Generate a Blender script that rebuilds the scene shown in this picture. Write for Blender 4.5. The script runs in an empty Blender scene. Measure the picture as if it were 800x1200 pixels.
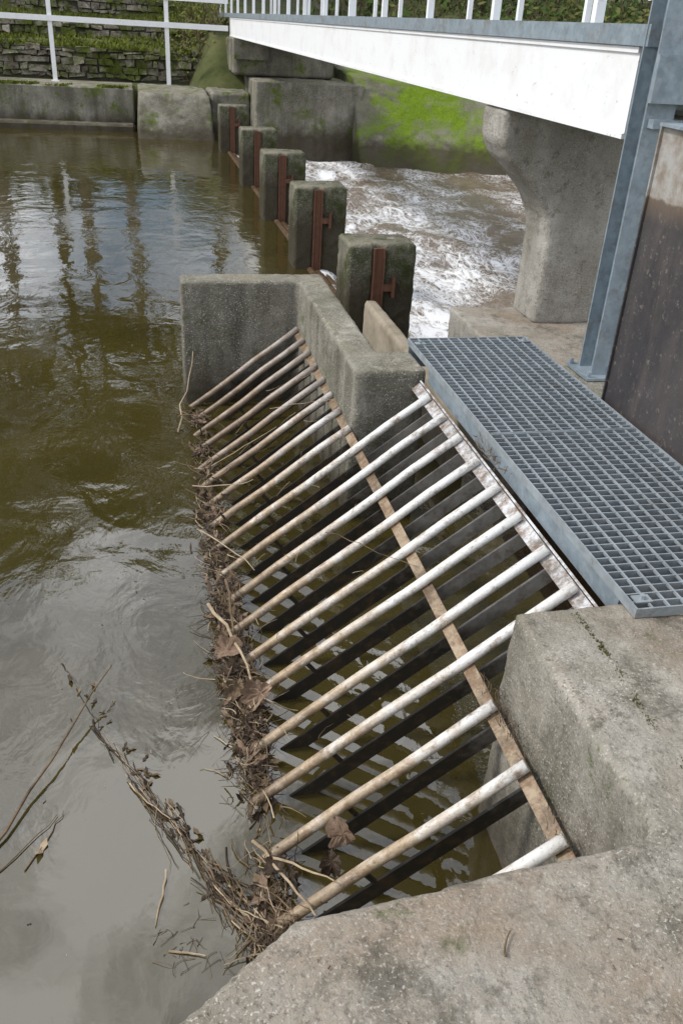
import bpy, bmesh, math, random
from mathutils import Vector, Matrix, noise
random.seed(7)
S=bpy.context.scene
S.view_settings.view_transform='Standard'; S.view_settings.look='None'; S.view_settings.exposure=0

# ---------------------------------------------------------------- helpers
def link(o,parent=None):
    S.collection.objects.link(o)
    if parent: o.parent=parent
    return o
def empty(name,loc=(0,0,0)):
    e=bpy.data.objects.new(name,None); e.location=loc; e.empty_display_size=.2
    return link(e)
def mesh_obj(name,verts,faces,mat,parent=None,smooth=False):
    me=bpy.data.meshes.new(name); me.from_pydata([tuple(v) for v in verts],[],faces); me.update()
    if mat: me.materials.append(mat)
    if smooth:
        for p in me.polygons: p.use_smooth=True
    return link(bpy.data.objects.new(name,me),parent)
def prism(name,pts,z0,z1,mat,parent=None,bevel=0):
    """plan polygon extruded vertically"""
    n=len(pts); v=[(p[0],p[1],z0) for p in pts]+[(p[0],p[1],z1) for p in pts]
    f=[tuple(range(n))[::-1],tuple(range(n,2*n))]+[(i,(i+1)%n,(i+1)%n+n,i+n) for i in range(n)]
    o=mesh_obj(name,v,f,mat,parent)
    fixn(o)
    if bevel: bev(o,bevel)
    return o
def fixn(o):
    bm=bmesh.new(); bm.from_mesh(o.data); bmesh.ops.recalc_face_normals(bm,faces=bm.faces); bm.to_mesh(o.data); bm.free()
def bev(o,w,seg=2):
    m=o.modifiers.new('b','BEVEL'); m.width=w; m.segments=seg; m.limit_method='ANGLE'
def box(name,a,b,mat,parent=None,bevel=0):
    return prism(name,[(a[0],a[1]),(b[0],a[1]),(b[0],b[1]),(a[0],b[1])],a[2],b[2],mat,parent,bevel)
def profile_xz(name,pts,y0,y1,mat,parent=None,bevel=0):
    n=len(pts); v=[(p[0],y0,p[1]) for p in pts]+[(p[0],y1,p[1]) for p in pts]
    f=[tuple(range(n)),tuple(range(n,2*n))[::-1]]+[(i,i+n,(i+1)%n+n,(i+1)%n) for i in range(n)]
    o=mesh_obj(name,v,f,mat,parent); fixn(o)
    if bevel: bev(o,bevel)
    return o
def worn(o,vox=.02,amt=.012,size=.18):
    m=o.modifiers.new('bv','BEVEL'); m.width=.014; m.segments=2
    m=o.modifiers.new('r','REMESH'); m.mode='VOXEL'; m.voxel_size=vox; m.use_smooth_shade=True
    for k,(s,a) in enumerate([(size,amt),(size*.25,amt*.5)]):
        t=bpy.data.textures.new('cl','CLOUDS'); t.noise_scale=s; t.noise_depth=3
        d=o.modifiers.new('d','DISPLACE'); d.texture=t; d.texture_coords='GLOBAL'; d.strength=a; d.mid_level=.5
class Bld:
    """accumulates many small parts into a single mesh"""
    def __init__(s): s.v=[]; s.f=[]; s.m=[]
    def add(s,v,f,mi=0):
        k=len(s.v); s.v+= [tuple(x) for x in v]; s.f+=[tuple(i+k for i in q) for q in f]; s.m+=[mi]*len(f)
    def box(s,a,b,mi=0):
        x0,y0,z0=a;x1,y1,z1=b
        s.add([(x0,y0,z0),(x1,y0,z0),(x1,y1,z0),(x0,y1,z0),(x0,y0,z1),(x1,y0,z1),(x1,y1,z1),(x0,y1,z1)],
              [(3,2,1,0),(4,5,6,7),(0,1,5,4),(1,2,6,5),(2,3,7,6),(3,0,4,7)],mi)
    def tube(s,pts,rs,n=8,mi=0,caps=True):
        pts=[Vector(p) for p in pts]; rings=[]; v=[]
        for i,p in enumerate(pts):
            d=(pts[min(i+1,len(pts)-1)]-pts[max(i-1,0)]).normalized()
            a=d.orthogonal() if abs(d.z)>.95 else d.cross(Vector((0,0,1)))
            a.normalize(); b=d.cross(a)
            r=rs[i] if isinstance(rs,(list,tuple)) else rs
            for k in range(n):
                t=2*math.pi*k/n; v.append(p+(a*math.cos(t)+b*math.sin(t))*r)
        f=[]
        for i in range(len(pts)-1):
            for k in range(n):
                f.append((i*n+k,i*n+(k+1)%n,(i+1)*n+(k+1)%n,(i+1)*n+k))
        if caps: f.append(tuple(range(n))[::-1]); f.append(tuple((len(pts)-1)*n+k for k in range(n)))
        s.add(v,f,mi)
    def obj(s,name,mats,parent=None,smooth=False):
        me=bpy.data.meshes.new(name); me.from_pydata(s.v,[],s.f)
        for m in mats: me.materials.append(m)
        me.polygons.foreach_set('material_index',s.m)
        if smooth: me.polygons.foreach_set('use_smooth',[True]*len(s.f))
        me.update()
        return link(bpy.data.objects.new(name,me),parent)

# ---------------------------------------------------------------- materials
class N:
    def __init__(s,name):
        s.mat=bpy.data.materials.new(name); s.mat.use_nodes=True; s.t=s.mat.node_tree
        s.t.nodes.clear(); s.out=s.n('ShaderNodeOutputMaterial'); s.b=s.n('ShaderNodeBsdfPrincipled')
        s.t.links.new(s.b.outputs[0],s.out.inputs[0]); s.co=s.n('ShaderNodeTexCoord').outputs['Object']
    def n(s,t): return s.t.nodes.new(t)
    def l(s,a,b): s.t.links.new(a,b)
    def noise(s,scale,detail=6,rough=.6,dist=0,stretch=None,co=None):
        x=s.n('ShaderNodeTexNoise'); x.inputs['Scale'].default_value=scale; x.inputs['Detail'].default_value=detail
        x.inputs['Roughness'].default_value=rough; x.inputs['Distortion'].default_value=dist
        c=co or s.co
        if stretch:
            m=s.n('ShaderNodeMapping'); m.inputs['Scale'].default_value=stretch; s.l(c,m.inputs[0]); c=m.outputs[0]
        s.l(c,x.inputs['Vector']); return x.outputs['Fac']
    def vor(s,scale,feature='F1',out='Distance'):
        x=s.n('ShaderNodeTexVoronoi'); x.feature=feature; x.inputs['Scale'].default_value=scale; s.l(s.co,x.inputs['Vector']); return x.outputs[out]
    def rng(s,v,a,b,c=0.,d=1.):
        x=s.n('ShaderNodeMapRange'); x.inputs[1].default_value=a;x.inputs[2].default_value=b;x.inputs[3].default_value=c;x.inputs[4].default_value=d
        s.l(v,x.inputs[0]); return x.outputs[0]
    def mix(s,f,a,b,mode='MIX'):
        x=s.n('ShaderNodeMix'); x.data_type='RGBA'; x.blend_type=mode
        if isinstance(f,(int,float)): x.inputs[0].default_value=f
        else: s.l(f,x.inputs[0])
        for v,i in ((a,6),(b,7)):
            if isinstance(v,tuple): x.inputs[i].default_value=(*v,1)
            else: s.l(v,x.inputs[i])
        return x.outputs[2]
    def math(s,op,a,b=0.):
        x=s.n('ShaderNodeMath'); x.operation=op
        for v,i in ((a,0),(b,1)):
            if isinstance(v,(int,float)): x.inputs[i].default_value=v
            else: s.l(v,x.inputs[i])
        return x.outputs[0]
    def pos(s,ax):
        x=s.n('ShaderNodeSeparateXYZ'); s.l(s.co,x.inputs[0]); return x.outputs[ax]
    def nz(s):
        g=s.n('ShaderNodeNewGeometry'); x=s.n('ShaderNodeSeparateXYZ'); s.l(g.outputs['Normal'],x.inputs[0]); return x.outputs[2]
    def bump(s,h,st=.3,d=.01,prev=None):
        x=s.n('ShaderNodeBump'); x.inputs['Strength'].default_value=st; x.inputs['Distance'].default_value=d
        s.l(h,x.inputs['Height'])
        if prev: s.l(prev,x.inputs['Normal'])
        return x.outputs[0]
    def fin(s,col,rough=.9,nrm=None,metal=0.,spec=.3):
        if isinstance(col,tuple): s.b.inputs['Base Color'].default_value=(*col,1)
        else: s.l(col,s.b.inputs['Base Color'])
        if isinstance(rough,(int,float)): s.b.inputs['Roughness'].default_value=rough
        else: s.l(rough,s.b.inputs['Roughness'])
        if isinstance(metal,(int,float)): s.b.inputs['Metallic'].default_value=metal
        else: s.l(metal,s.b.inputs['Metallic'])
        s.b.inputs['Specular IOR Level'].default_value=spec
        if nrm: s.l(nrm,s.b.inputs['Normal'])
        return s.mat

def concrete(name,c1,c2,moss=0.,wet=-.62,dark=.5,topdirt=(.30,.22,.15),fs=1.,mosscol=(.055,.085,.012)):
    m=N(name)
    c=m.mix(m.rng(m.noise(2.2*fs,7,.65),.38,.62),c1,c2)
    up=m.rng(m.nz(),.6,.95)
    c=m.mix(m.math('MULTIPLY',up,m.rng(m.noise(.9*fs,8,.7,.6),.42,.62,0,.8)),c,topdirt)
    c=m.mix(m.math('MULTIPLY',up,m.rng(m.noise(2.6*fs,9,.76,.4),.54,.64,0,.6)),c,(.50,.475,.42))
    c=m.mix(m.math('MULTIPLY',up,m.rng(m.noise(3.6*fs,9,.78,.5),.52,.62,0,.75)),c,(.11,.10,.08))
    st=m.rng(m.noise(6*fs,5,.65,0,(1,1,.12)),.42,.68,0,dark)
    side=m.rng(m.nz(),.3,.7,1,0)
    c=m.mix(m.math('MULTIPLY',st,side),c,(.06,.055,.042))
    al=m.rng(m.noise(1.6*fs,8,.74,.3),.46,.62,0,.28+moss*.5)
    c=m.mix(al,c,(.085,.085,.045))
    pz=m.rng(m.noise(1.7,4,.6),.38,.62,.35,1)
    c=m.mix(m.math('MULTIPLY',pz,m.rng(m.noise(75,3,.7),.53,.68,0,.85)),c,(.075,.065,.05))
    c=m.mix(m.math('MULTIPLY',pz,m.rng(m.noise(130,2,.6),.58,.68,0,.85)),c,(.64,.61,.55))
    c=m.mix(m.rng(m.noise(11*fs,9,.8),.53,.66,0,.7),c,(.10,.09,.07))
    lv=m.rng(m.vor(16),.10,.16,1,0); lm=m.rng(m.noise(2.3,3),.56,.66)
    c=m.mix(m.math('MULTIPLY',m.math('MULTIPLY',lv,lm),.5),c,(.42,.42,.33))
    if moss>0:
        mo=m.rng(m.noise(3.1*fs,9,.74,.3),.66-moss*.25,.74-moss*.2)
        c=m.mix(mo,c,m.mix(m.noise(24,6,.7),(mosscol[0]*.3,mosscol[1]*.3,mosscol[2]),(mosscol[0]*1.8,mosscol[1]*1.8,mosscol[2]*1.4)))
    z=m.math('ADD',m.pos(2),m.rng(m.noise(5,4),.3,.7,-.1,.1))
    c=m.mix(m.rng(z,wet-.18,wet+.08,.8,0),c,(.045,.035,.022))
    h1=m.noise(55,6,.7); h2=m.noise(7,6,.6)
    nb=m.bump(h1,.8,.016); nb=m.bump(h2,.5,.03,nb)
    return m.fin(c,.92,nb,spec=.2)
conc_deck=concrete('concrete_walkway_mat',(.40,.375,.325),(.26,.235,.19),.22,topdirt=(.33,.25,.18))
conc_wall=concrete('concrete_wing_mat',(.30,.285,.24),(.18,.17,.135),.30,topdirt=(.24,.22,.15),dark=.75)
conc_pil=concrete('concrete_pillar_mat',(.23,.22,.17),(.08,.08,.05),.66,wet=-.25,dark=.95,topdirt=(.28,.26,.18),mosscol=(.045,.058,.015))
conc_pier=concrete('concrete_pier_mat',(.46,.44,.40),(.32,.30,.26),.0,wet=-1.2,dark=.25)
conc_far=concrete('concrete_far_mat',(.30,.285,.235),(.14,.13,.10),.5,fs=.6,wet=-.6,dark=.9,topdirt=(.24,.22,.15),mosscol=(.08,.11,.01))
conc_moss=concrete('concrete_mossy_mat',(.22,.21,.16),(.11,.105,.075),.92,fs=.28,wet=-.70,dark=.6,mosscol=(.13,.20,.012))

def m_galv(name,col=(.38,.44,.48),rust=.0):
    m=N(name); c=m.mix(m.rng(m.noise(14,5,.6),.35,.65),tuple(x*.8 for x in col),tuple(min(1,x*1.15) for x in col))
    c=m.mix(m.rng(m.vor(38,out='Color'),.2,.9,0,.25),c,(.46,.50,.52))
    c=m.mix(m.rng(m.noise(5,8,.75),.58-rust*.2,.75-rust*.1,0,.8),c,(.16,.12,.08))
    return m.fin(c,m.rng(m.noise(20,4),.3,.7,.38,.62),m.bump(m.noise(60,3),.1,.004),metal=.3,spec=.5)
galv=m_galv('galvanised_steel',(.30,.34,.365)); galv2=m_galv('galvanised_column',(.24,.295,.335),.25)
def m_bar():
    m=N('rack_bar_paint')
    z=m.math('ADD',m.pos(2),m.rng(m.noise(7,8,.75,.4),.25,.75,-.30,.30))
    c=m.mix(m.rng(z,-.68,-.30),(.38,.285,.18),(.70,.70,.68))
    c=m.mix(m.rng(m.noise(22,7,.8,0,(.5,1,.5)),.50,.64,0,.85),c,(.19,.125,.075))
    c=m.mix(m.rng(m.noise(4,6,.7),.5,.7,0,.4),c,(.60,.53,.43))
    c=m.mix(m.rng(m.noise(10,7,.82,.3),.54,.63,0,.7),c,(.73,.72,.70))
    c=m.mix(m.rng(m.noise(45,4,.8),.58,.68,0,.6),c,(.09,.06,.04))
    y=m.math('ADD',m.pos(1),m.rng(m.noise(5,5),.3,.7,-.4,.4))
    c=m.mix(m.rng(y,4.2,5.0,0,.6),c,(.17,.12,.085))
    c=m.mix(m.rng(z,-1.05,-.66,.95,0),c,(.08,.052,.03))
    return m.fin(c,.42,m.bump(m.noise(60,5,.7),.4,.006),spec=.5)
barm=m_bar()
def m_beam():
    m=N('rack_beam_paint')
    z=m.math('ADD',m.pos(2),m.rng(m.noise(9,8,.75,.4),.25,.75,-.1,.1))
    c=m.mix(m.rng(z,-.28,-.12),(.36,.28,.19),(.60,.61,.62))
    c=m.mix(m.rng(m.noise(13,8,.8),.43,.58,0,.9),c,(.17,.105,.06))
    c=m.mix(m.rng(m.noise(5,8,.8),.48,.60,0,.8),c,(.09,.065,.04))
    return m.fin(c,.42,m.bump(m.noise(60,5,.7),.4,.005),metal=.15,spec=.5)
beamm=m_beam()
def m_plate():
    m=N('rack_plate_steel')
    z=m.math('ADD',m.pos(2),m.rng(m.noise(8,8,.75),.25,.75,-.15,.15))
    c=m.mix(m.rng(z,-.50,-.18),(.030,.026,.020),(.34,.32,.29))
    c=m.mix(m.rng(m.noise(20,6,.7),.50,.7,0,.7),c,(.10,.06,.03))
    return m.fin(c,.5,m.bump(m.noise(50,4),.3,.004))
platem=m_plate()
def m_rust():
    m=N('rusty_steel'); c=m.mix(m.noise(12,7,.7),(.06,.028,.018),(.21,.10,.06))
    return m.fin(c,.8,m.bump(m.noise(60,4),.5,.005))
rust=m_rust()
def m_white(name='white_paint',dirt=.35):
    m=N(name); c=m.mix(m.rng(m.noise(3,8,.7),.5,.75,0,dirt),(.80,.81,.82),(.50,.47,.41))
    c=m.mix(m.rng(m.noise(14,8,.85,0,(1,.6,1)),.61,.66,0,.8),c,(.18,.13,.09))
    return m.fin(c,.5,m.bump(m.noise(30,3),.1,.004),spec=.4)
white=m_white(); 
def m_gate():
    m=N('sluice_gate_steel')
    c=m.mix(m.rng(m.noise(3,8,.7,0,(1,1,.5)),.3,.7),(.026,.026,.030),(.078,.069,.068))
    c=m.mix(m.rng(m.noise(9,6,.7,0,(1,1,.2)),.50,.72,0,.6),c,(.115,.095,.085))
    c=m.mix(m.rng(m.noise(34,6,.8),.58,.66,0,.7),c,(.24,.21,.18))
    z=m.math('ADD',m.pos(2),m.rng(m.noise(5,7,.7,0,(1,1,.5)),.3,.7,-.02,.02))
    c=m.mix(m.rng(z,.90,1.0,0,.8),c,(.15,.11,.08)); c=m.mix(m.rng(z,1.0,1.012),c,m.mix(m.rng(m.noise(7,8,.75),.45,.65),(.36,.35,.33),(.22,.18,.14)))
    return m.fin(c,.5,m.bump(m.noise(25,6,.7),.3,.01),spec=.4)
gatem=m_gate()
def water_mat(name,base,rip=.25,scale=3.,rough=.02,ior=2.0,stretch=(1,.7,1)):
    m=N(name)
    c=m.mix(m.rng(m.noise(.5,5,.6,.8),.35,.7),base,tuple(x*.6 for x in base))
    n1=m.noise(scale,4,.5,.8,stretch); n2=m.noise(scale*5,3,.5,.6,stretch); n3=m.noise(.8,3,.5,1.2)
    w=m.rng(m.noise(.7,3,.5),.42,.62,.16,1)
    nb=m.bump(m.math('MULTIPLY',n1,w),rip,.04); nb=m.bump(m.math('MULTIPLY',n2,w),rip*.7,.010,nb); nb=m.bump(n3,rip*.4,.06,nb)
    m.b.inputs['IOR'].default_value=ior
    return m.fin(c,rough,nb,spec=.5)
wat=water_mat('river_water_mat',(.055,.044,.012),.28)
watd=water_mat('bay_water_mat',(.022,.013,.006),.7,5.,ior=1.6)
def m_foam():
    m=N('white_water_mat')
    mp=m.n('ShaderNodeMapping'); mp.inputs['Scale'].default_value=(1.3,.7,1); mp.inputs['Rotation'].default_value=(0,0,.35); m.l(m.co,mp.inputs[0])
    C=mp.outputs[0]
    big=m.noise(.9,4,.55,1.0,co=C)
    mid=m.noise(3.4,9,.72,2.4,co=C)
    r1=m.math('ABSOLUTE',m.math('SUBTRACT',m.noise(2.2,5,.55,2.8,co=C),.5))
    r2=m.math('ABSOLUTE',m.math('SUBTRACT',m.noise(6.,5,.6,2.4,co=C),.5))
    lace=m.math('MAXIMUM',m.rng(r1,.008,.035,1,0),m.rng(r2,.008,.035,.7,0))
    x=m.rng(m.pos(0),2.4,6.5,.06,-.02)
    cov=m.rng(m.math('ADD',big,x),.38,.60,.1,1)
    solid=m.rng(m.math('ADD',m.math('ADD',m.math('MULTIPLY',big,.4),m.math('MULTIPLY',mid,.6)),x),.525,.60)
    k=m.math('MAXIMUM',m.math('MULTIPLY',lace,cov),solid)
    c=m.mix(k,(.15,.105,.065),(.80,.81,.82))
    nb=m.bump(k,.4,.05); nb=m.bump(m.noise(7,5,.6,1),.45,.05,nb)
    m.b.inputs['IOR'].default_value=1.8
    return m.fin(c,m.rng(k,.1,.5,.06,.6),nb,spec=.5)
foam=m_foam()
def m_simple(name,a,b,scale=10,rough=.9,bs=.3,bd=.01):
    m=N(name); c=m.mix(m.rng(m.noise(scale,6,.7),.3,.7),a,b); return m.fin(c,rough,m.bump(m.noise(scale*3,5,.7),bs,bd),spec=.2)
grassm=m_simple('grass_ground',(.035,.05,.012),(.12,.12,.05),1.2,.95,.6,.05)
def m_stone():
    m=N('stone_wall_mat'); c=m.mix(m.rng(m.noise(2.6,3,.6),.35,.65),(.13,.11,.085),(.36,.33,.27))
    c=m.mix(m.rng(m.noise(1.1,8,.74,.4),.45,.55,0,.95),c,(.085,.11,.014)); c=m.mix(m.rng(m.noise(14,5,.7),.50,.66,0,.8),c,(.045,.04,.03))
    return m.fin(c,.95,m.bump(m.noise(20,5,.7),.7,.04),spec=.15)
stonem=m_stone()
mortar=m_simple('stone_joint',(.03,.03,.022),(.09,.085,.06),6)
mossg=m_simple('moss_turf',(.05,.075,.008),(.18,.20,.03),2.5,.95,.7,.05)
stickm=m_simple('dead_reed',(.05,.034,.02),(.22,.16,.10),9,.85)
stickp=m_simple('pale_reed',(.22,.16,.10),(.48,.39,.27),12,.8)
muck=m_simple('wet_leaf_litter',(.015,.010,.007),(.075,.052,.034),20,.5)
leafd=m_simple('dead_leaf',(.11,.068,.045),(.29,.21,.15),14,.75,.4,.004)
barkm=m_simple('bark',(.10,.08,.06),(.30,.26,.21),3)
leaf1=m_simple('foliage_dark',(.035,.06,.010),(.06,.10,.016),.7,.7)
leaf2=m_simple('foliage_light',(.12,.16,.016),(.26,.26,.022),.7,.7)

# ---------------------------------------------------------------- near concrete
dk=prism('concrete_walkway',[(.225,1.09),(1.085,1.16),(1.085,2.04),(2.19,2.04),(2.19,-1.6),(-2.3,-1.6),(-2.3,-.62)],-1.25,0,conc_deck)
worn(dk,.018,.016,.22)
ww=prism('concrete_wing_wall',[(.225,5.99),(1.05,5.99),(1.05,4.18),(1.45,4.18),(1.45,4.5),(1.25,4.5),(1.25,6.2),(.225,6.2)],-1.3,0,conc_wall)
worn(ww,.018,.014,.2)
box('intake_bay_wall',(1.20,1.2,-1.6),(2.19,1.98,-1.2),conc_wall)
gb=box('gate_foundation',(2.2,-1.6,-1.7),(3.9,4.25,-.005),conc_wall); worn(gb,.03,.01)
sl=box('concrete_slab',(2.29,4.256,-1.7),(3.95,6.25,-.27),conc_pier); worn(sl,.025,.014)
sb=box('stop_log_board',(1.82,4.62,-1.6),(1.93,7.1,-.46),m_simple('board_concrete',(.20,.17,.12),(.38,.33,.26),4)); worn(sb,.02,.01)

# ---------------------------------------------------------------- weir pillars
ys=[7.12,9.9,12.6,15.4,19.6]
for i,y in enumerate(ys):
    P=empty('weir_pillar' if i==0 else 'weir_pillar.%03d'%i,(1.67,y,0))
    pts=[(0,.0),(.22,0),(.22,.07),(.31,.07),(.31,.03),(.60,.03),(.60,.46),(0,.46)]
    n=len(pts); v=[(p[0],p[1],-1.7) for p in pts]+[(p[0],p[1],0) for p in pts]
    o=mesh_obj('concrete_body',v,[tuple(range(n))[::-1],tuple(range(n,2*n))]+[(k,(k+1)%n,(k+1)%n+n,k+n) for k in range(n)],conc_pil,P)
    fixn(o); worn(o,.022,.022,.16)
    c=Bld(); c.box((.212,-.022,-1.6),(.228,.07,-.03)); c.box((.300,-.022,-1.6),(.312,.07,-.03)); c.box((.228,.0,-1.6),(.300,.02,-.03))
    c.box((.312,-.014,-.39),(.41,.024,-.33)); c.box((.39,-.03,-.44),(.415,.024,-.27))
    c.obj('rust_channel',[rust],P)

timber=m_simple('wet_timber',(.03,.02,.012),(.14,.09,.05),8,.5)
wb=Bld()
prev=7.58
for y in ys[1:]+[21.6]:
    wb.box((1.92,prev,-1.7),(2.0,y,-.925)); 
    for k in range(3):
        z=-.92; x=1.86+.09*k
        wb.tube([(x,prev+.02,z-.03*k),(x+.02,(prev+y)/2,z-.03*k+.012),(x,y-.02,z-.03*k)],.045,8)
    prev=y+.46
wb.obj('weir_board',[timber])

# ---------------------------------------------------------------- trash rack
R=empty('trash_rack')
A=math.radians(37.5); ca,sa=math.cos(A),math.sin(A)
x_top,z_top=1.40,-.045
def rp(x,y,off=0.):
    z=z_top-(x_top-x)*math.tan(A)
    return (x-sa*off, y, z+ca*off)
tb=Bld(); pb=Bld()
bars=[1.415,1.69,1.96]
while bars[-1]<5.70: bars.append(bars[-1]+.252+random.uniform(-.012,.012))
for y in bars:
    xt=1.392 if 2.1<y<4.16 else 1.04
    xb=.12+random.uniform(-.03,.03)
    dy=random.uniform(-.022,.022)
    N_=7; pts=[]
    for i in range(N_):
        t=i/(N_-1); x=xb+(xt-xb)*t
        pts.append(rp(x,y+dy*(1-t),.004*math.sin(i*2.1+y)))
    tb.tube(pts,.0205,14)
    x0=xb; q=[]
    for (xx,o) in ((x0,-.075),(xt,-.075),(xt,-.14),(x0,-.14)): q.append(rp(xx,y+(dy if xx==x0 else 0),o))
    th=.005
    v=[(a,b_-th,c) for a,b_,c in q]+[(a,b_+th,c) for a,b_,c in q]
    pb.add(v,[(0,1,2,3),(7,6,5,4),(0,4,5,1),(1,5,6,2),(2,6,7,3),(3,7,4,0)])
    for xx in (xt-.03,1.02,.55):
        if xx<xt: pb.tube([rp(xx,y,-.015),rp(xx,y,-.08)],.010,8)
tb.obj('tube_bars',[barm],R,True); pb.obj('flat_bars',[platem],R)
def strip(B,x,w,o0,o1,y0,y1,segs=14):
    for i in range(segs):
        a=y0+(y1-y0)*i/segs; b_=y0+(y1-y0)*(i+1)/segs
        q=[rp(x-w*ca/2,a,o0),rp(x+w*ca/2,a,o0),rp(x+w*ca/2,b_,o0),rp(x-w*ca/2,b_,o0)]
        r_=[rp(x-w*ca/2,a,o1),rp(x+w*ca/2,a,o1),rp(x+w*ca/2,b_,o1),rp(x-w*ca/2,b_,o1)]
        f=[(3,2,1,0),(4,5,6,7),(0,1,5,4),(2,3,7,6)]
        if i==0: f.append((3,0,4,7))
        if i==segs-1: f.append((1,2,6,5))
        B.add(q+r_,f)
sp=Bld()
strip(sp,1.02,.048,-.034,-.022,1.2,5.98)
strip(sp,1.375,.055,-.036,-.0225,2.06,4.17)
for (a,b_) in ((2.06,4.17),):
    q=[rp(1.40,a,-.09),rp(1.40,b_,-.09),rp(1.40,b_,-.012),rp(1.40,a,-.012)]
    q2=[(x+.009,y_,z+.004) for x,y_,z in q]; sp.add(q+q2,[(0,1,2,3),(7,6,5,4),(0,4,5,1),(1,5,6,2),(2,6,7,3),(3,7,4,0)])
sp.obj('support_flats',[beamm],R)

# ---------------------------------------------------------------- steel grating
G=Bld(); gx0,gx1,gy0,gy1=1.455,2.185,1.94,4.60; gz0,gz1=.006,.038
def gbox(x0,x1,y0,y1,z0=gz0,z1=gz1): G.box((x0,y0,z0),(x1,y1,z1))
gbox(gx0,gx0+.007,gy0,gy1,gz0,gz1+.003); gbox(gx1-.007,gx1,gy0,gy1,gz0,gz1+.003)
gbox(gx0+.0072,gx1-.0072,gy0,gy0+.006,gz0,gz1+.002); gbox(gx0+.0072,gx1-.0072,gy1-.006,gy1,gz0,gz1+.002)
ny=62
for i in range(1,ny):
    y=gy0+(gy1-gy0)*i/ny; gbox(gx0+.0072,gx1-.0072,y-.0026,y+.0026)
nx=12
for i in range(1,nx):
    x=gx0+(gx1-gx0)*i/nx; G.box((x-.0035,gy0+.006,gz1-.008),(x+.0035,gy1-.006,gz1+.001))
for y in (gy0+1.33,):
    G.box((gx0+.008,y-.009,gz0-.001),(gx1-.008,y-.004,gz1+.004)); G.box((gx0+.008,y+.004,gz0-.001),(gx1-.008,y+.009,gz1+.004))
for (x,y) in ((1.50,1.99),(2.08,2.02),(1.50,4.50),(2.14,4.52)):
    G.box((x-.03,y-.02,gz1+.0015),(x+.03,y+.02,gz1+.006)); G.tube([(x,y,gz1+.006),(x,y,gz1+.02)],.010,6)
g=G.obj('steel_grating',[galv])
sa_=Bld(); sa_.box((1.46,2.05,-.07),(1.468,4.18,.004)); sa_.box((1.468,2.05,-.07),(1.52,4.18,-.062)); sa_.box((1.455,4.56,-.12),(2.185,4.57,.004)); sa_.box((1.455,4.571,-.12),(2.185,4.63,-.11))
sa_.obj('grating_support_angle',[galv2])

# ---------------------------------------------------------------- sluice gate and column
GT=empty('sluice_gate')
box('gate_plate',(2.225,-.6,-.0),(2.24,3.66,1.29),gatem,GT)
box('edge_flange',(2.212,3.662,-.0),(2.30,3.672,1.30),gatem,GT)
box('top_flange',(2.20,-.6,1.292),(2.30,3.66,1.305),galv2,GT)
for y in (0.4,1.5,2.6):
    box('stiffener',(2.242,y,.0),(2.30,y+.012,1.28),gatem,GT)
C=empty('steel_column')
c=Bld(); cx,cy=2.33,4.02
c.box((cx,cy,.014),(cx+.15,cy+.010,3.4)); c.box((cx,cy+.14,.014),(cx+.15,cy+.15,3.4)); c.box((cx+.07,cy+.010,.014),(cx+.08,cy+.14,3.4))
c.box((cx-.05,cy-.06,0.0),(cx+.20,cy+.21,.014))
for dx in (-.03,.18):
    for dy in (-.035,.185): c.tube([(cx+dx,cy+dy,.014),(cx+dx,cy+dy,.045)],.012,6)
c.obj('i_section',[galv2],C)
c=Bld(); c.box((cx+.02,cy-.06,1.40),(3.9,cy-.048,1.52)); c.box((cx+.02,cy-.048,1.40),(3.9,cy-.002,1.41)); c.box((cx+.02,cy-.048,1.51),(3.9,cy-.002,1.52))
c.box((cx+.02,cy-.05,1.25),(3.9,cy-.002,1.29)); c.box((cx-.04,cy-.09,1.36),(cx+.22,cy-.062,1.56))
c.obj('cross_channel',[galv2],C)

# ---------------------------------------------------------------- footbridge
B=empty('footbridge')
gx=2.35; y0,y1=4.24,24.4
g_=Bld()
def ibeam(x):
    g_.box((x,y0,1.175),(x+.14,y1,1.20)); g_.box((x+.012,y0,1.2),(x+.03,y1,1.555)); g_.box((x,y0,1.555),(x+.14,y1,1.58))
ibeam(gx); ibeam(3.66)
g_.obj('girders',[m_white('girder_paint',.4)],B)
d=Bld(); d.box((gx-.015,y0-.1,1.584),(3.815,y1+3,1.675)); d.obj('deck',[galv2],B)
xb_=Bld(); 
for yy in [y0+1+2.0*k for k in range(10)]: xb_.box((gx+.032,yy,1.25),(3.66,yy+.08,1.50))
xb_.obj('cross_bracing',[galv2],B)
r=Bld()
for xx in (gx+.02,3.76):
    yy=y0+.55
    while yy<y1+3:
        r.box((xx,yy,1.676),(xx+.05,yy+.05,2.75)); yy+=1.5
    r.tube([(xx+.025,y0,2.78),(xx+.025,y1+3,2.78)],.03,8); r.tube([(xx+.025,y0,2.30),(xx+.025,y1+3,2.30)],.02,8)
r.obj('railing',[white],B)

pr=[(2.36,1.172),(2.36,.97),(2.42,.87),(2.50,.79),(2.60,.71),(2.70,.60),(2.77,.48),(2.80,.34),(2.80,-.28),(3.36,-.28),(3.36,.34),(3.39,.48),(3.46,.60),(3.56,.71),(3.66,.79),(3.74,.87),(3.80,.97),(3.80,1.172)]
pp=profile_xz('bridge_pier',pr,5.80,6.22,conc_pier)
worn(pp,.02,.016,.12)
AB=empty('bridge_abutment')
o=box('bearing_block',(2.3,22.8,.4),(4.7,25,1.17),conc_far,AB); worn(o,.05,.06,.5)
o=box('abutment_wall',(2.65,21.6,-1.7),(5.2,25,.38),conc_far,AB); worn(o,.05,.06,.5)
o=box('side_wall',(1.7,22.4,-1.7),(2.64,25,.05),conc_far,AB); worn(o,.05,.06,.5)
o=prism('flare',[(2.28,22.6),(3.1,22.6),(3.1,22.79),(2.28,22.79)],.75,1.17,conc_far,AB)

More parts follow.
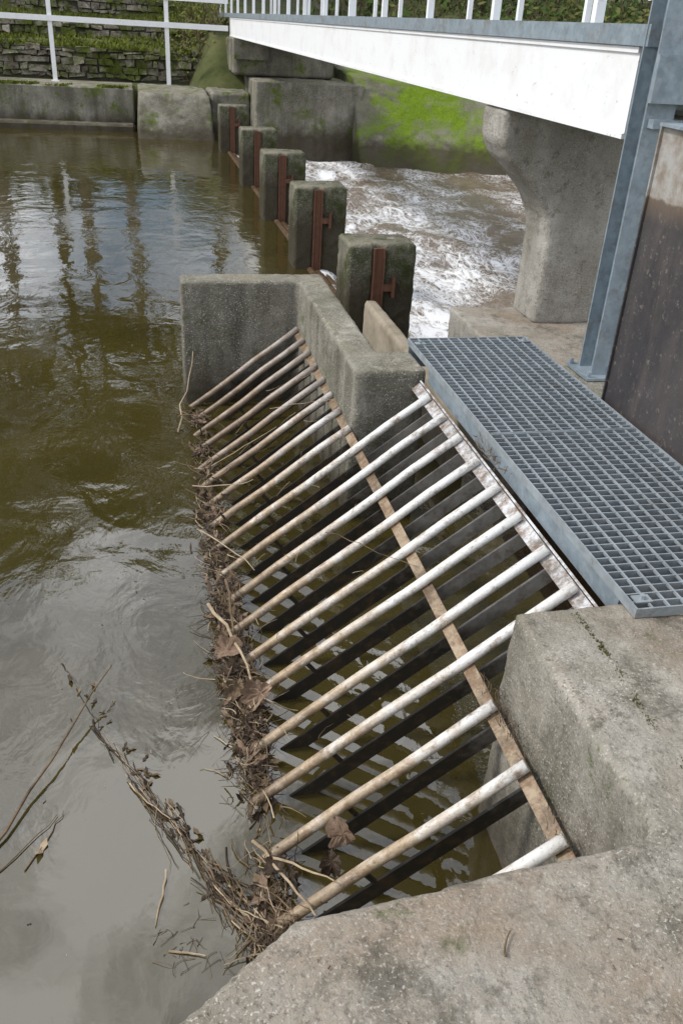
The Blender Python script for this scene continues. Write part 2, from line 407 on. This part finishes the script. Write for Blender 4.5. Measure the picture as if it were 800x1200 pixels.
mw=mesh_obj('mossy_training_wall',[(5.0,20.3,-1.7),(8.3,19.6,-1.7),(8.6,21.5,.35),(5.0,22.0,.55),(5.0,25,-1.7),(8.8,25,-1.7),(8.6,25,.5),(5.0,25,.7),
   ],[(0,1,2,3),(3,2,6,7),(1,5,6,2),(0,3,7,4),(4,5,1,0),(7,6,5,4)],conc_moss); fixn(mw); worn(mw,.05,.07,.6)
rp_=mesh_obj('concrete_ramp',[(-.05,20.9,-1.7),(1.75,20.9,-1.7),(1.65,22.0,.0),(.05,22.0,.0),(-.05,24.5,-1.7),(1.75,24.5,-1.7),(1.65,24.5,.02),(.05,24.5,.02)],
   [(0,1,2,3),(3,2,6,7),(1,5,6,2),(0,3,7,4),(4,5,1,0),(7,6,5,4)],conc_far); fixn(rp_); worn(rp_,.05,.06,.5)
rw=box('riverside_retaining_wall',(-60,23.0,-1.8),(-.06,24.9,0),conc_far); rw.modifiers.new('b','BEVEL').width=.03
rw2=box('river_ledge',(-60,22.55,-1.8),(-.06,22.996,-.74),conc_far); rw2.modifiers.new('b','BEVEL').width=.05

def stonewall(name,x0,x1,y,z0,z1,hmin=.11):
    b=Bld(); b.box((x0,y+.10,z0-.3),(x1,y+.5,z1-.04),1)
    z=z0
    while z<z1:
        h=random.uniform(hmin,hmin*1.9); x=x0-random.uniform(0,.3)
        while x<x1:
            w=random.uniform(.13,.5); g=.012; d=random.uniform(-.06,.08); j=lambda:random.uniform(-.035,.035)
            top=min(z+h,z1+random.uniform(-.09,.09))
            q=[(x+g+j(),y+d+j(),z+g+j()),(x+w-g+j(),y+d+j(),z+g+j()),(x+w-g+j(),y+d+.3,z+g),(x+g,y+d+.3,z+g),
               (x+g+j(),y+d+.02+j(),top-g+j()),(x+w-g+j(),y+d+.02+j(),top-g+j()),(x+w-g,y+d+.3,top-g),(x+g,y+d+.3,top-g)]
            b.add(q,[(3,2,1,0),(4,5,6,7),(0,1,5,4),(1,2,6,5),(2,3,7,6),(3,0,4,7)],0); x+=w
        z+=h
    o=b.obj(name,[stonem,mortar]); bev(o,.03,2); return o
stonewall('stone_wall',-14,1.6,25.9,0,.72)
stonewall('stone_wall.001',-14,1.2,29.6,.86,1.22)
stonewall('stone_wall.002',-14,2.2,33.5,1.45,1.9)

F=Bld()
fy=24.3
for x in (-9.9,-7.2,-4.5,-1.9,.82):
    F.box((x-.05,fy-.04,0),(x+.05,fy+.04,2.0)); F.box((x-.09,fy-.08,0),(x+.09,fy+.08,.02))
F.box((-12,fy-.075,1.28),(2.3,fy-.042,1.40)); F.box((-12,fy-.075,1.86),(2.3,fy-.042,1.98))
F.obj('white_fence',[white])

# ---------------------------------------------------------------- terrain
def lerp_tab(t,x):
    if x<=t[0][0]: return t[0][1]
    for (a,b_),(c_,d_) in zip(t,t[1:]):
        if x<=c_: return b_+(d_-b_)*(x-a)/(c_-a)
    return t[-1][1]
tabL=[(23.4,-2.5),(24.0,-.06),(26.05,-.06),(26.25,.68),(29.6,.84),(29.85,1.15),(33.4,1.4),(33.8,1.8),(40,2.6),(60,3.6),(500,14)]
tabR=[(21.8,-2.5),(23.5,.0),(25,1.1),(30,1.6),(40,2.6),(60,3.6),(500,14)]
tabF=[(17.5,-2.5),(19.5,-1.1),(22,.6),(26,1.8),(40,3.),(60,4),(500,14)]
def hgt(x,y):
    if y<-1.5: h=-.05
    elif x>2.6 and y<4.0 : h=-.08
    elif x>4.2 and y<6.0 and y<(4+ (x-4.2)*.3): h=-.3
    else:
        a=lerp_tab(tabL,y); b_=lerp_tab(tabR,y); c_=lerp_tab(tabF,y)
        t=min(1,max(0,(x-1.4)/.6)); h=a+(b_-a)*t
        t=min(1,max(0,(x-7.6)/1.6)); h=h+(c_-h)*t
    if y>26.1 or (x>8 and y>18): h+=noise.noise(Vector((x*.35,y*.35,0)))*.18+noise.noise(Vector((x*1.3,y*1.3,3)))*.07
    return h
def axis(brk,lo,hi,step):
    s=set(brk); v=lo
    while v<=hi: s.add(round(v,3)); v+=step
    for q in (60,90,140,220,350,600): s.add(q); s.add(-q)
    return sorted(s)
xs=axis([1.4,2.0,2.58,2.62],-30,36,.7); yy_=axis([-1.52,-1.48,23.4,24.0,26.05,26.25,29.6,29.85,33.4,33.8],-20,48,.7)
v=[(x,y,hgt(x,y)) for y in yy_ for x in xs]; nx_=len(xs)
f=[(j*nx_+i,j*nx_+i+1,(j+1)*nx_+i+1,(j+1)*nx_+i) for j in range(len(yy_)-1) for i in range(nx_-1)]
mesh_obj('ground',v,f,grassm,None,True)
def tufts(name,n,region,mat,h=(.05,.16),w=.02):
    b=Bld()
    for _ in range(n):
        x=random.uniform(region[0],region[1]); y=random.uniform(region[2],region[3]); z=hgt(x,y)
        if len(region)>4: z=region[4]
        if noise.noise(Vector((x*1.3,y*3,z)))<-.05: continue
        a=random.uniform(0,6.28); hh=random.uniform(*h); l=Vector((random.gauss(0,.4)*hh,random.gauss(0,.4)*hh,hh))
        d=Vector((math.cos(a)*w,math.sin(a)*w,0)); p=Vector((x,y,z-.01))
        b.add([p-d,p+d,p+l],[(0,1,2)])
    return b.obj(name,[mat])
tufts('terrace_grass',11000,(-10,2.,26.3,35),mossg,(.04,.15),.04)
tufts('ledge_moss',7000,(-10,0,23.01,23.35,.0),mossg,(.02,.07),.05)
tufts('wall_top_moss',6000,(-10,1.5,25.9,26.35,.70),mossg,(.03,.12),.05)

# ---------------------------------------------------------------- water
wm=mesh_obj('river_water',[(-500,-1.55,-.9),(1.19,-1.55,-.9),(1.19,23.3,-.9),(-500,23.3,-.9)],[(0,1,2,3)],wat)
mesh_obj('bay_water',[(1.19,1.3,-.903),(1.19,23.3,-.903),(1.90,23.3,-.903),(1.90,1.3,-.903)],[(0,3,2,1)],wat)
mesh_obj('sluice_water',[(1.90,1.3,-.906),(1.90,4.7,-.906),(2.25,4.7,-.906),(2.25,1.3,-.906)],[(0,3,2,1)],watd)
def wh(x,y):
    h=-1.27
    t=max(0,min(1,(2.75-x)/.8)); h+= (.36*t*t*(3-2*t)) if y>7.1 else 0
    amp=.15*max(.35,1-(x-2)/14)
    p=Vector((x*.9,y*.8,0)); h+=amp*(noise.noise(p)+.5*noise.noise(p*2.3)+.22*noise.noise(p*5.1))
    return min(h,-.915) if x<2.1 else h
xw=[1.93+.07*i for i in range(120)]+[10.4+.5*i for i in range(20)]+[25,40,80,200]
yw=[4.2+.075*i for i in range(240)]+[22.3]
v=[(x,y,wh(x,y)) for y in yw for x in xw]; n_=len(xw)
f=[(j*n_+i,j*n_+i+1,(j+1)*n_+i+1,(j+1)*n_+i) for j in range(len(yw)-1) for i in range(n_-1)]
mesh_obj('white_water',v,f,foam,None,True)

# ---------------------------------------------------------------- debris
D=Bld()
def stick(p0,p1,r,bend=.1,mi=0,n=5,flat=False):
    p0=Vector(p0);p1=Vector(p1);L=(p1-p0).length; o=Vector((random.gauss(0,1),random.gauss(0,1),random.gauss(0,.3)))*L*bend
    pts=[p0.lerp(p1,t)+o*(4*t*(1-t))*.5+Vector((random.gauss(0,1),random.gauss(0,1),0))*L*.012 for t in [i/6 for i in range(7)]]
    D.tube(pts,[r*(1-.55*i/6) for i in range(7)],n,mi)
def leaf(c,size,mi=3,lobes=5,up=None):
    c=Vector(c); nrm=Vector((random.gauss(0,.5),random.gauss(0,.5)-.3,1)).normalized() if up is None else Vector(up).normalized()
    a=nrm.orthogonal().normalized(); rot=random.uniform(0,6.28); a=Matrix.Rotation(rot,3,nrm)@a; b_=nrm.cross(a)
    big=lobes>3
    K=40 if big else 8; K2=4 if big else 1
    rad=[]
    for i in range(K):
        t=2*math.pi*i/K
        rad.append(size*((.80+.13*abs(math.cos(2.5*t))**.6*1.3-.10+.05*math.cos(15*t))*(1-.18*math.cos(t)) if big else (.22+.78*math.cos(t)**2))*random.uniform(.88,1.07))
    fold=random.uniform(.9,1.5)
    v=[c]
    for ring in range(1,K2+1):
        for i in range(K):
            t=2*math.pi*i/K; q=ring/K2; rr=rad[i]*q
            X=math.cos(t)*rr; Y=math.sin(t)*rr*(1 if big else .7)
            v.append(c+a*X+b_*Y*(.8 if big else 1)+nrm*(fold*Y*Y/size*.75+.35*X*X/size*math.sin(rot*3)+.07*size*math.sin(6*t+ring)*q+random.uniform(-.03,.03)*size))
    F_=[(0,1+i,1+(i+1)%K) for i in range(K)]
    for ring in range(1,K2):
        o_=1+(ring-1)*K
        F_+=[(o_+i,o_+K+i,o_+K+(i+1)%K,o_+(i+1)%K) for i in range(K)]
    D.add(v,F_,mi)
def zr(x): return z_top-(x_top-x)*math.tan(A)
dens=lambda: random.choice([random.uniform(1.5,5.9),random.gauss(2.6,.3),random.gauss(3.2,.3),random.gauss(4.3,.5),random.gauss(1.62,.10)])
for _ in range(1100):
    y=dens()
    if not 1.38<y<5.9: continue
    x=random.gauss(.28,.042); z=max(-.897,min(-.68,zr(x)+random.uniform(-.03,.035)))
    a=random.gauss(1.6,.7); L=random.uniform(.03,.17)
    p=Vector((x,y,z)); q=p+Vector((math.cos(a)*L,math.sin(a)*L*random.choice((-1,1)),random.uniform(-.02,.03)))
    q.z=max(q.z,-.9)
    stick(p,q,random.choice((.0007,.0010,.0014,.0022,.0034)),.18,random.choice((0,0,2,2,1)),4)
for _ in range(480):
    y=dens()
    if not 1.38<y<5.95: continue
    x=random.gauss(.28,.038); leaf((x,y,max(-.895,zr(x)+random.uniform(-.03,.01))),random.uniform(.015,.055),random.choice((2,2,2,0,3)),2)
for yc,n0 in [(1.6,3),(1.9,1),(2.35,2),(2.6,3),(2.85,3),(3.15,2),(3.45,2),(3.9,1),(4.3,2),(4.7,1),(5.2,1),(5.6,1)]:
  for _k in range(n0):
    x=random.gauss(.30,.03); y=yc+random.gauss(0,.07); h_=random.uniform(.02,.05)
    for _ in range(55):
        p=Vector((x+random.gauss(0,.03),y+random.gauss(0,.055),max(-.895,zr(x)-.01+abs(random.gauss(0,h_))))); a=random.uniform(0,6.28); L=random.uniform(.03,.12)
        stick(p,p+Vector((math.cos(a)*L*.6,math.sin(a)*L,random.gauss(0,.012))),random.uniform(.0008,.0035),.3,random.choice((0,2,2,0,1)),4)
    for _ in range(9):
        leaf((x+random.gauss(0,.03),y+random.gauss(0,.05),max(-.89,zr(x)+random.uniform(0,h_))),random.uniform(.02,.05),random.choice((2,3,0)),2)
for p,q,r in [((.16,5.6,-.84),(.33,5.1,-.62),.005),((.14,5.45,-.89),(.30,6.0,-.50),.006),((.2,4.6,-.86),(.52,4.15,-.60),.004),((.2,4.1,-.87),(.42,3.4,-.68),.004),
   ((.2,3.4,-.87),(.34,2.65,-.72),.009),((.3,3.5,-.8),(.24,2.8,-.84),.007),((.2,2.9,-.87),(.42,2.45,-.73),.004),((.32,4.7,-.78),(.7,4.6,-.49),.003),
   ((.25,2.0,-.87),(.40,1.6,-.76),.006),((.28,1.9,-.84),(.46,1.66,-.69),.005),((.75,3.4,-.5),(1.0,2.7,-.27),.002),((.7,4.9,-.5),(1.0,4.4,-.24),.002)]:
    stick(p,q,r,.05,random.choice((0,1)),6)
for _ in range(45):
    y=random.uniform(2.2,5.7); x=random.uniform(.3,.95); z=zr(x)+.022; a=random.uniform(0,6.28); L=random.uniform(.04,.13)
    stick((x,y,z),(x+math.cos(a)*L,y+math.sin(a)*L,zr(x+math.cos(a)*L)+.025),.0012,.2,random.choice((0,1)),4)
for _ in range(110):
    y=random.choice((random.gauss(1.97,.06),random.gauss(1.45,.05),random.gauss(1.82,.05))); x=random.gauss(1.045,.012); z=zr(x)+.0
    L=random.uniform(.02,.06); a=random.uniform(0,6.28)
    stick((x,y,z),(x+math.cos(a)*L*.2,y+math.sin(a)*L,z+random.uniform(0,.04)),.0013,.3,random.choice((0,0,2)),4)
for _ in range(25):
    p=Vector((1.44+random.gauss(0,.015),3.2+random.gauss(0,.09),-.03)); L=random.uniform(.04,.14); a=random.uniform(0,6.28)
    stick(p,p+Vector((math.cos(a)*.03,math.sin(a)*L,random.uniform(0,.05))),.002,.3,0,4)
leaf((.35,2.62,-.77),.085,3,5,(-.5,-.5,.7)); leaf((.25,2.98,-.82),.08,3,5,(-.3,-.4,.9)); leaf((.52,1.83,-.69),.065,3,5,(-.3,-.9,.4)); leaf((.47,1.76,-.73),.055,2,5,(-.3,-.9,.5))
leaf((.30,1.85,-.84),.05,2,5); leaf((.27,2.75,-.84),.06,0,5); leaf((.24,2.9,-.86),.06,2,5)
D.obj('reed_litter',[stickm,stickp,muck,leafd])
D=Bld()
path=[Vector((-.46,3.1,-.895)),Vector((-.27,2.62,-.895)),Vector((-.09,2.25,-.893)),Vector((.09,1.9,-.885)),Vector((.27,1.6,-.87))]
for i in range(len(path)-1):
    for _ in range(5+22*i):
        t=random.random(); p=path[i].lerp(path[i+1],t); d=(path[i+1]-path[i]).normalized()
        side=Vector((-d.y,d.x,0)); w=.005+.010*i
        a=p+side*random.gauss(0,w)-d*random.uniform(.02,.16); b_=p+side*random.gauss(0,w*1.2)+d*random.uniform(.02,.16)
        a.z=-.902+random.uniform(0,.003+.005*i); b_.z=-.902+random.uniform(0,.004+.007*i)
        stick(a,b_,random.choice((.0008,.0012,.0018,.0026,.0042)),.05,random.choice((0,0,2,2,1)),4)
for _ in range(55):
    t=random.random()**.6; p=path[0].lerp(path[4],t); leaf((p.x+random.gauss(0,.02),p.y+random.gauss(0,.02),-.896),random.uniform(.012,.035),random.choice((2,2,0)),2,(random.gauss(0,.2),random.gauss(0,.2),1))
stick((-.66,2.02,-.895),(-.24,2.91,-.80),.007,.02,0,6); stick((-.50,2.02,-.896),(-.40,2.25,-.89),.003,.2,0,5); stick((-.62,2.0,-.897),(-.42,2.24,-.893),.003,.1,0,5)
stick((-.05,1.66,-.897),(.06,1.62,-.893),.004,.1,1,5); stick((-.08,1.72,-.897),(.10,1.74,-.893),.002,.3,0,5); stick((-.05,1.95,-.896),(-.09,1.75,-.893),.004,.1,1,5)
leaf((-.46,2.10,-.896),.045,1,2,(0,.2,1))
for _ in range(26):
    a=random.uniform(0,6.28); p=Vector((.02+random.gauss(0,.06),1.68+random.gauss(0,.05),-.897)); stick(p,p+Vector((math.cos(a),math.sin(a),0))*random.uniform(.02,.08),.0011,.3,random.choice((0,2)),4)
for _ in range(50):
    x=random.uniform(-1.2,.1); y=random.uniform(1.5,5.5); leaf((x,y,-.8985),random.uniform(.004,.011),random.choice((0,1,2)),1,(0,0,1))
D.obj('floating_reeds',[stickm,stickp,muck,leafd])
D=Bld()
for _ in range(420):
    t=random.random(); x=1.275+random.gauss(0,.006)+.01*math.sin(t*9); y=2.0-1.0*t
    if noise.noise(Vector((0,y*6,0)))<-.15: continue
    D.tube([(x,y,-.003),(x+random.gauss(0,.004),y+random.gauss(0,.004),random.uniform(.001,.006))],[.003,.001],4,0)
D.obj('joint_moss',[m_simple('joint_moss_mat',(.05,.055,.02),(.10,.10,.035),30)])
D=Bld()
for _ in range(110):
    x=random.uniform(.2,2.1); y=random.uniform(.55,1.9)
    if y>1.1 and x<1.15: continue
    leaf((x,y,.006),random.uniform(.002,.006),random.choice((0,2)),2,(0,0,1))
stick((.62,.93,.008),(.65,.98,.010),.003,.1,0,5); stick((1.75,1.5,.006),(1.82,1.62,.008),.002,.2,0,5)
D.obj('walkway_litter',[stickm,stickp,muck,leafd])
tf=Bld()
for _ in range(60):
    p=Vector((1.52+random.gauss(0,.05),7.0+random.gauss(0,.06),-.85)); l=Vector((random.gauss(0,.09),random.gauss(0,.09),random.uniform(.12,.5))); d=Vector((.012,.004,0))
    tf.add([p-d,p+d,p+l],[(0,1,2)])
tf.obj('weed_clump',[leaf1])

# ---------------------------------------------------------------- trees
def tree_mesh(name,h,cb,cr,seed,nc=46,nl=85,ls=.17):
    rnd=random.Random(seed); b=Bld()
    lean=Vector((rnd.uniform(-.8,.8),rnd.uniform(-.6,.6),0)); tp=[]
    for i in range(8):
        t=i/7; tp.append(Vector((0,0,-.6))+Vector((lean.x*t*t+.15*math.sin(3*t+seed),lean.y*t*t,(h*.9+.6)*t)))
    b.tube(tp,[.26*(1-.85*i/7)*h/15 for i in range(8)],8,0)
    cents=[]
    for _ in range(nc):
        z=cb+(h-cb)*rnd.random()**.9; t=(z-cb)/(h-cb); rad=cr*math.sin(math.pi*min(.97,(.18+.78*t)))**.8
        a=rnd.uniform(0,6.28); r_=rad*rnd.uniform(.25,1.05); cents.append(Vector((lean.x*t+math.cos(a)*r_,lean.y*t+math.sin(a)*r_,z)))
    for c in cents:
        zt=max(cb*.6,c.z-rnd.uniform(1,3)); k=min(6.99,(zt+.6)/(h*.9+.6)*7); i=int(k); s0=tp[i].lerp(tp[i+1],k-i)
        mid=s0.lerp(c,.5)+Vector((0,0,.3)); b.tube([s0,mid,c],[.06,.04,.012],5,0,False)
        mi=1 if rnd.random()<.35 else 2
        sx=rnd.uniform(.45,.95)
        for _ in range(nl):
            p=c+Vector((rnd.gauss(0,sx),rnd.gauss(0,sx),rnd.gauss(0,sx*.6))); d1=Vector((rnd.gauss(0,1),rnd.gauss(0,1),rnd.gauss(0,.7))).normalized(); d2=d1.orthogonal().normalized()
            s=ls*rnd.uniform(.6,1.4); b.add([p-d1*s,p+d2*s*.45,p+d1*s,p-d2*s*.45],[(0,1,2,3)],mi if rnd.random()<.8 else 3-mi)
    me=bpy.data.meshes.new(name); me.from_pydata(b.v,[],b.f)
    for m in (barkm,leaf1,leaf2): me.materials.append(m)
    me.polygons.foreach_set('material_index',b.m); me.update(); return me
tm=[tree_mesh('tree_a',18,6.5,3.4,1,54),tree_mesh('tree_b',20,7.5,3.2,2,56),tree_mesh('tree_c',16,6.5,3.6,3,50)]
pos=[(-16,36),(-12.5,40),(-10,35),(-7.2,38),(-5.0,34.5),(-2.2,37),(-.3,35.5),(3.2,38),(6.5,34),(9,39),(11.5,30),(15,33),(19,28),(-20,39),(-24,36),(14,40),(22,36),(-29,40),(27,32),(-8.6,42),(-3.8,43)]
for i,(x,y) in enumerate(pos):
    o=bpy.data.objects.new('tree' if i==0 else 'tree.%03d'%i,tm[i%3]); o.location=(x,y,hgt(x,y)); o.rotation_euler=(0,0,i*1.7); s=random.uniform(.9,1.15); o.scale=(s,s,s); link(o)
def shrub(name,x0,x1,y0,y1,n,hh,lsz=.11,mats=(leaf1,leaf2,stickm)):
    b=Bld()
    for _ in range(n):
        cx_,cy_=random.uniform(x0,x1),random.uniform(y0,y1); z=hgt(cx_,cy_); s=random.uniform(.3,.7); mi=random.choice((0,0,1))
        c=Vector((cx_,cy_,z+random.uniform(0,hh)))
        for k in range(3): b.tube([(cx_,cy_,z-.1),c+Vector((random.gauss(0,.4),random.gauss(0,.4),random.uniform(0,.5)))],[.015,.004],4,2,False)
        for _ in range(70):
            p=c+Vector((random.gauss(0,s),random.gauss(0,s),random.gauss(0,s*.6))); d1=Vector((random.gauss(0,1),random.gauss(0,1),random.gauss(0,1))).normalized(); d2=d1.orthogonal().normalized(); q=lsz*random.uniform(.5,1.3)
            b.add([p-d1*q,p+d2*q*.5,p+d1*q,p-d2*q*.5],[(0,1,2,3)],mi)
    return b.obj(name,list(mats))
leaf3=m_simple('shrub_light',(.07,.08,.02),(.12,.12,.03),.7,.7)
shrub('bush',5.5,22,25.5,33,130,2.2,.11,(leaf1,leaf3,stickm))
shrub('bush.001',8.9,16,20,25,70,1.0,.11,(leaf1,leaf3,stickm))
shrub('bush.002',-26,1,36,42,110,1.2,.14,(leaf1,leaf3,stickm))
shrub('ivy_bush',1.3,2.2,25.6,28,26,.9,.05,(mossg,leaf3,stickm))

# ---------------------------------------------------------------- light and sky
sd=Vector((-.78,.05,.80)).normalized()
el=math.asin(sd.z); az=math.atan2(sd.x,sd.y)
W=bpy.data.worlds.new('World'); S.world=W; W.use_nodes=True; nt=W.node_tree; nt.nodes.clear()
o=nt.nodes.new('ShaderNodeOutputWorld'); bg=nt.nodes.new('ShaderNodeBackground'); bg.inputs[1].default_value=.1
sky=nt.nodes.new('ShaderNodeTexSky'); sky.sky_type='NISHITA'; sky.sun_disc=False; sky.sun_elevation=el; sky.sun_rotation=az
tc=nt.nodes.new('ShaderNodeTexCoord'); mp=nt.nodes.new('ShaderNodeMapping'); mp.inputs['Scale'].default_value=(1,1,1.5)
nz=nt.nodes.new('ShaderNodeTexNoise'); nz.inputs['Scale'].default_value=2.6; nz.inputs['Detail'].default_value=8; nz.inputs['Roughness'].default_value=.55; nz.inputs['Distortion'].default_value=.3
mr=nt.nodes.new('ShaderNodeMapRange'); mr.inputs[1].default_value=.40; mr.inputs[2].default_value=.62
mx=nt.nodes.new('ShaderNodeMix'); mx.data_type='RGBA'; mx.inputs[7].default_value=(20,20.2,21,1)
L=nt.links.new; L(tc.outputs['Generated'],mp.inputs[0]); L(mp.outputs[0],nz.inputs['Vector']); L(nz.outputs['Fac'],mr.inputs[0]); L(mr.outputs[0],mx.inputs[0]); L(sky.outputs[0],mx.inputs[6]); L(mx.outputs[2],bg.inputs[0]); L(bg.outputs[0],o.inputs[0])
sun=bpy.data.lights.new('sun','SUN'); sun.energy=2.6; sun.angle=math.radians(8); sun.color=(1,.96,.90)
so=bpy.data.objects.new('sun',sun); so.rotation_euler=sd.to_track_quat('Z','Y').to_euler(); link(so)

# ---------------------------------------------------------------- camera
cd=bpy.data.cameras.new('camera'); cam=bpy.data.objects.new('camera',cd); link(cam); S.camera=cam
cd.sensor_fit='VERTICAL'; cd.sensor_height=24; cd.sensor_width=24; cd.lens=20.04; cd.clip_start=.05; cd.clip_end=2000
r_=Vector((.9769,-.2072,.0544)); u_=Vector((.0567,.4952,.867)); b_=Vector((-.2066,-.8438,.4953))
M=Matrix((( r_.x,u_.x,b_.x,0),(r_.y,u_.y,b_.y,0),(r_.z,u_.z,b_.z,1.6),(0,0,0,1)))
cam.matrix_world=M
S.render.resolution_x=682; S.render.resolution_y=1024
